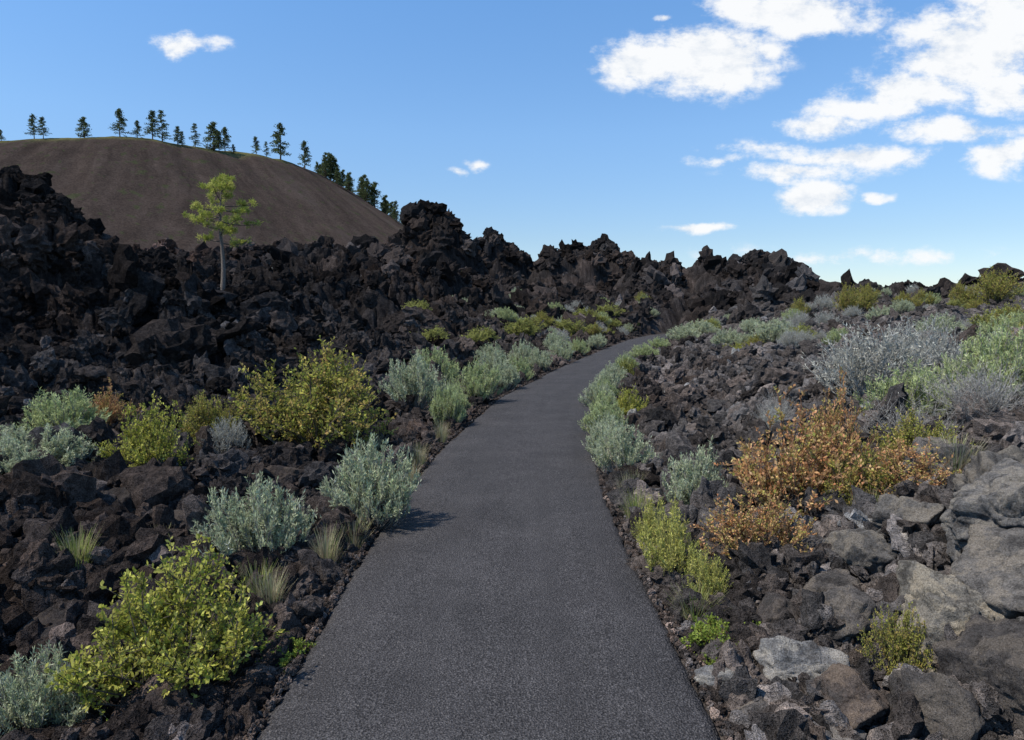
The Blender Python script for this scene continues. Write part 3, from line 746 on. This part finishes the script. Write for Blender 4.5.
# ------------------------------------------------------------------ sun & sky
S = Vector((-.58, -.28, .95)).normalized()
sun = bpy.data.lights.new('sun', 'SUN'); sun.energy = 5.0; sun.angle = math.radians(.53); sun.color = (1, .94, .85)
so = bpy.data.objects.new('sun', sun); COL.objects.link(so)
so.rotation_euler = S.to_track_quat('Z', 'Y').to_euler()
w = bpy.data.worlds.new('World'); scene.world = w; w.use_nodes = True
try:
    w.cycles.sampling_method = 'MANUAL'; w.cycles.sample_map_resolution = 256
except Exception as ex: print(ex)
nt = w.node_tree; nt.nodes.clear(); L = nt.links.new
out = nt.nodes.new('ShaderNodeOutputWorld')
sky = N(nt, 'ShaderNodeTexSky', sky_type='NISHITA'); sky.sun_disc = False
sky.sun_elevation = math.asin(S.z); sky.sun_rotation = math.atan2(S.x, S.y) % (2*math.pi)
sky.altitude = 1400; sky.air_density = 1.0; sky.dust_density = .5; sky.ozone_density = 1.5
bg = N(nt, 'ShaderNodeBackground'); bg.inputs['Strength'].default_value = .15
geo = N(nt, 'ShaderNodeTexCoord').outputs['Generated']
sep = N(nt, 'ShaderNodeSeparateXYZ'); L(geo, sep.inputs[0])
skt = ramp(nt, sep.outputs[2], [(.0, (.76, .76, .80)), (.10, (.80, .86, .90)), (.24, (.96, 1.16, 1.26)), (.42, (.96, 1.34, 1.55))])
skc = MIX(nt, 'MULTIPLY', 1., sky.outputs[0], skt)
L(skc, bg.inputs[0])
def MATH(op, a, b=None, c=None, clamp=False):
    nd = N(nt, 'ShaderNodeMath', operation=op, use_clamp=clamp)
    for i, v in enumerate((a, b, c)):
        if v is None: continue
        if isinstance(v, bpy.types.NodeSocket): L(v, nd.inputs[i])
        else: nd.inputs[i].default_value = v
    return nd.outputs[0]
ymax = MATH('MAXIMUM', sep.outputs[1], .05)
u = MATH('DIVIDE', sep.outputs[0], ymax); v = MATH('DIVIDE', sep.outputs[2], ymax)
cmb = N(nt, 'ShaderNodeCombineXYZ'); L(u, cmb.inputs[0]); L(v, cmb.inputs[1])
mp = N(nt, 'ShaderNodeMapping'); mp.inputs['Scale'].default_value = (1, 1.7, 1); L(cmb.outputs[0], mp.inputs[0])
nw = N(nt, 'ShaderNodeTexNoise'); nw.noise_dimensions = '2D'; nw.inputs['Scale'].default_value = 9; nw.inputs['Detail'].default_value = 3; L(mp.outputs[0], nw.inputs['Vector'])
wv = N(nt, 'ShaderNodeVectorMath', operation='SUBTRACT'); L(nw.outputs['Color'], wv.inputs[0]); wv.inputs[1].default_value = (.5, .5, .5)
wv2 = N(nt, 'ShaderNodeVectorMath', operation='MULTIPLY_ADD'); L(wv.outputs[0], wv2.inputs[0]); wv2.inputs[1].default_value = (.07, .03, 0); L(cmb.outputs[0], wv2.inputs[2])
P2 = wv2.outputs[0]
def uvd(px, py):
    a = (px-512)/683; b = -(py-370)/683
    dy = math.cos(PITCH)+b*math.sin(PITCH); dz = -math.sin(PITCH)+b*math.cos(PITCH)
    return a/dy, dz/dy
CL = [(645, 64, 48, 27, 1.2), (712, 58, 70, 38, 1.25), (790, 12, 92, 24, 1.15), (740, 6, 40, 16, .9), (768, 52, 22, 14, .8),
      (970, 52, 76, 44, 1.2), (1015, 25, 66, 54, 1.2), (910, 90, 64, 24, 1.1), (1005, 92, 50, 22, .95), (870, 110, 75, 13, .95), (820, 125, 42, 12, .95),
      (850, 158, 84, 13, 1.), (795, 174, 62, 10, .85), (814, 196, 46, 16, 1.2), (882, 196, 18, 6, .9), (950, 130, 70, 13, .95), (1005, 157, 40, 20, 1.1),
      (699, 228, 34, 7, .95), (188, 45, 38, 12, .9), (460, 176, 13, 5, .6), (480, 167, 12, 6, .75), (660, 18, 13, 5, .75), (725, 160, 30, 6, .5),
      (860, 256, 160, 9, .38), (770, 148, 65, 8, .5)]
acc = None
for px, py, a, b, wgt in CL:
    u0, v0 = uvd(px, py)
    sx, sy = 683/a/1.25, 683/b/1.25
    m1 = N(nt, 'ShaderNodeVectorMath', operation='MULTIPLY_ADD')
    m1.inputs[1].default_value = (sx, sy, 0); m1.inputs[2].default_value = (-u0*sx, -v0*sy, 0)
    L(P2, m1.inputs[0])
    ln = N(nt, 'ShaderNodeVectorMath', operation='LENGTH'); L(m1.outputs[0], ln.inputs[0])
    e = MATH('MULTIPLY_ADD', ln.outputs['Value'], -wgt, wgt)
    acc = e if acc is None else MATH('MAXIMUM', acc, e)
nd = N(nt, 'ShaderNodeTexNoise'); nd.noise_dimensions = '2D'; nd.inputs['Scale'].default_value = 14; nd.inputs['Detail'].default_value = 8; nd.inputs['Roughness'].default_value = .66; L(mp.outputs[0], nd.inputs['Vector'])
den = MATH('ADD', acc, MATH('MULTIPLY', MATH('SUBTRACT', nd.outputs['Fac'], .5), 1.7))
mr = N(nt, 'ShaderNodeMapRange', interpolation_type='SMOOTHSTEP'); L(den, mr.inputs[0])
mr.inputs[1].default_value = .04; mr.inputs[2].default_value = .70
front = MATH('GREATER_THAN', sep.outputs[1], .06)
edge = N(nt, 'ShaderNodeMapRange', interpolation_type='SMOOTHSTEP'); L(acc, edge.inputs[0]); edge.inputs[1].default_value = -.12; edge.inputs[2].default_value = .2
fac = MATH('MULTIPLY', MATH('MULTIPLY', mr.outputs[0], front), MATH('MULTIPLY', edge.outputs[0], .97))
cr = ramp(nt, nd.outputs['Fac'], [(.33, (.78, .83, .90)), (.52, (.98, .99, 1.0))])
bgc = N(nt, 'ShaderNodeBackground'); bgc.inputs['Strength'].default_value = 1.; L(cr, bgc.inputs[0])
mx = N(nt, 'ShaderNodeMixShader'); L(fac, mx.inputs[0]); L(bg.outputs[0], mx.inputs[1]); L(bgc.outputs[0], mx.inputs[2])
L(mx.outputs[0], out.inputs[0])
scene.view_settings.view_transform = 'Standard'; scene.view_settings.look = 'None'; scene.view_settings.exposure = 0
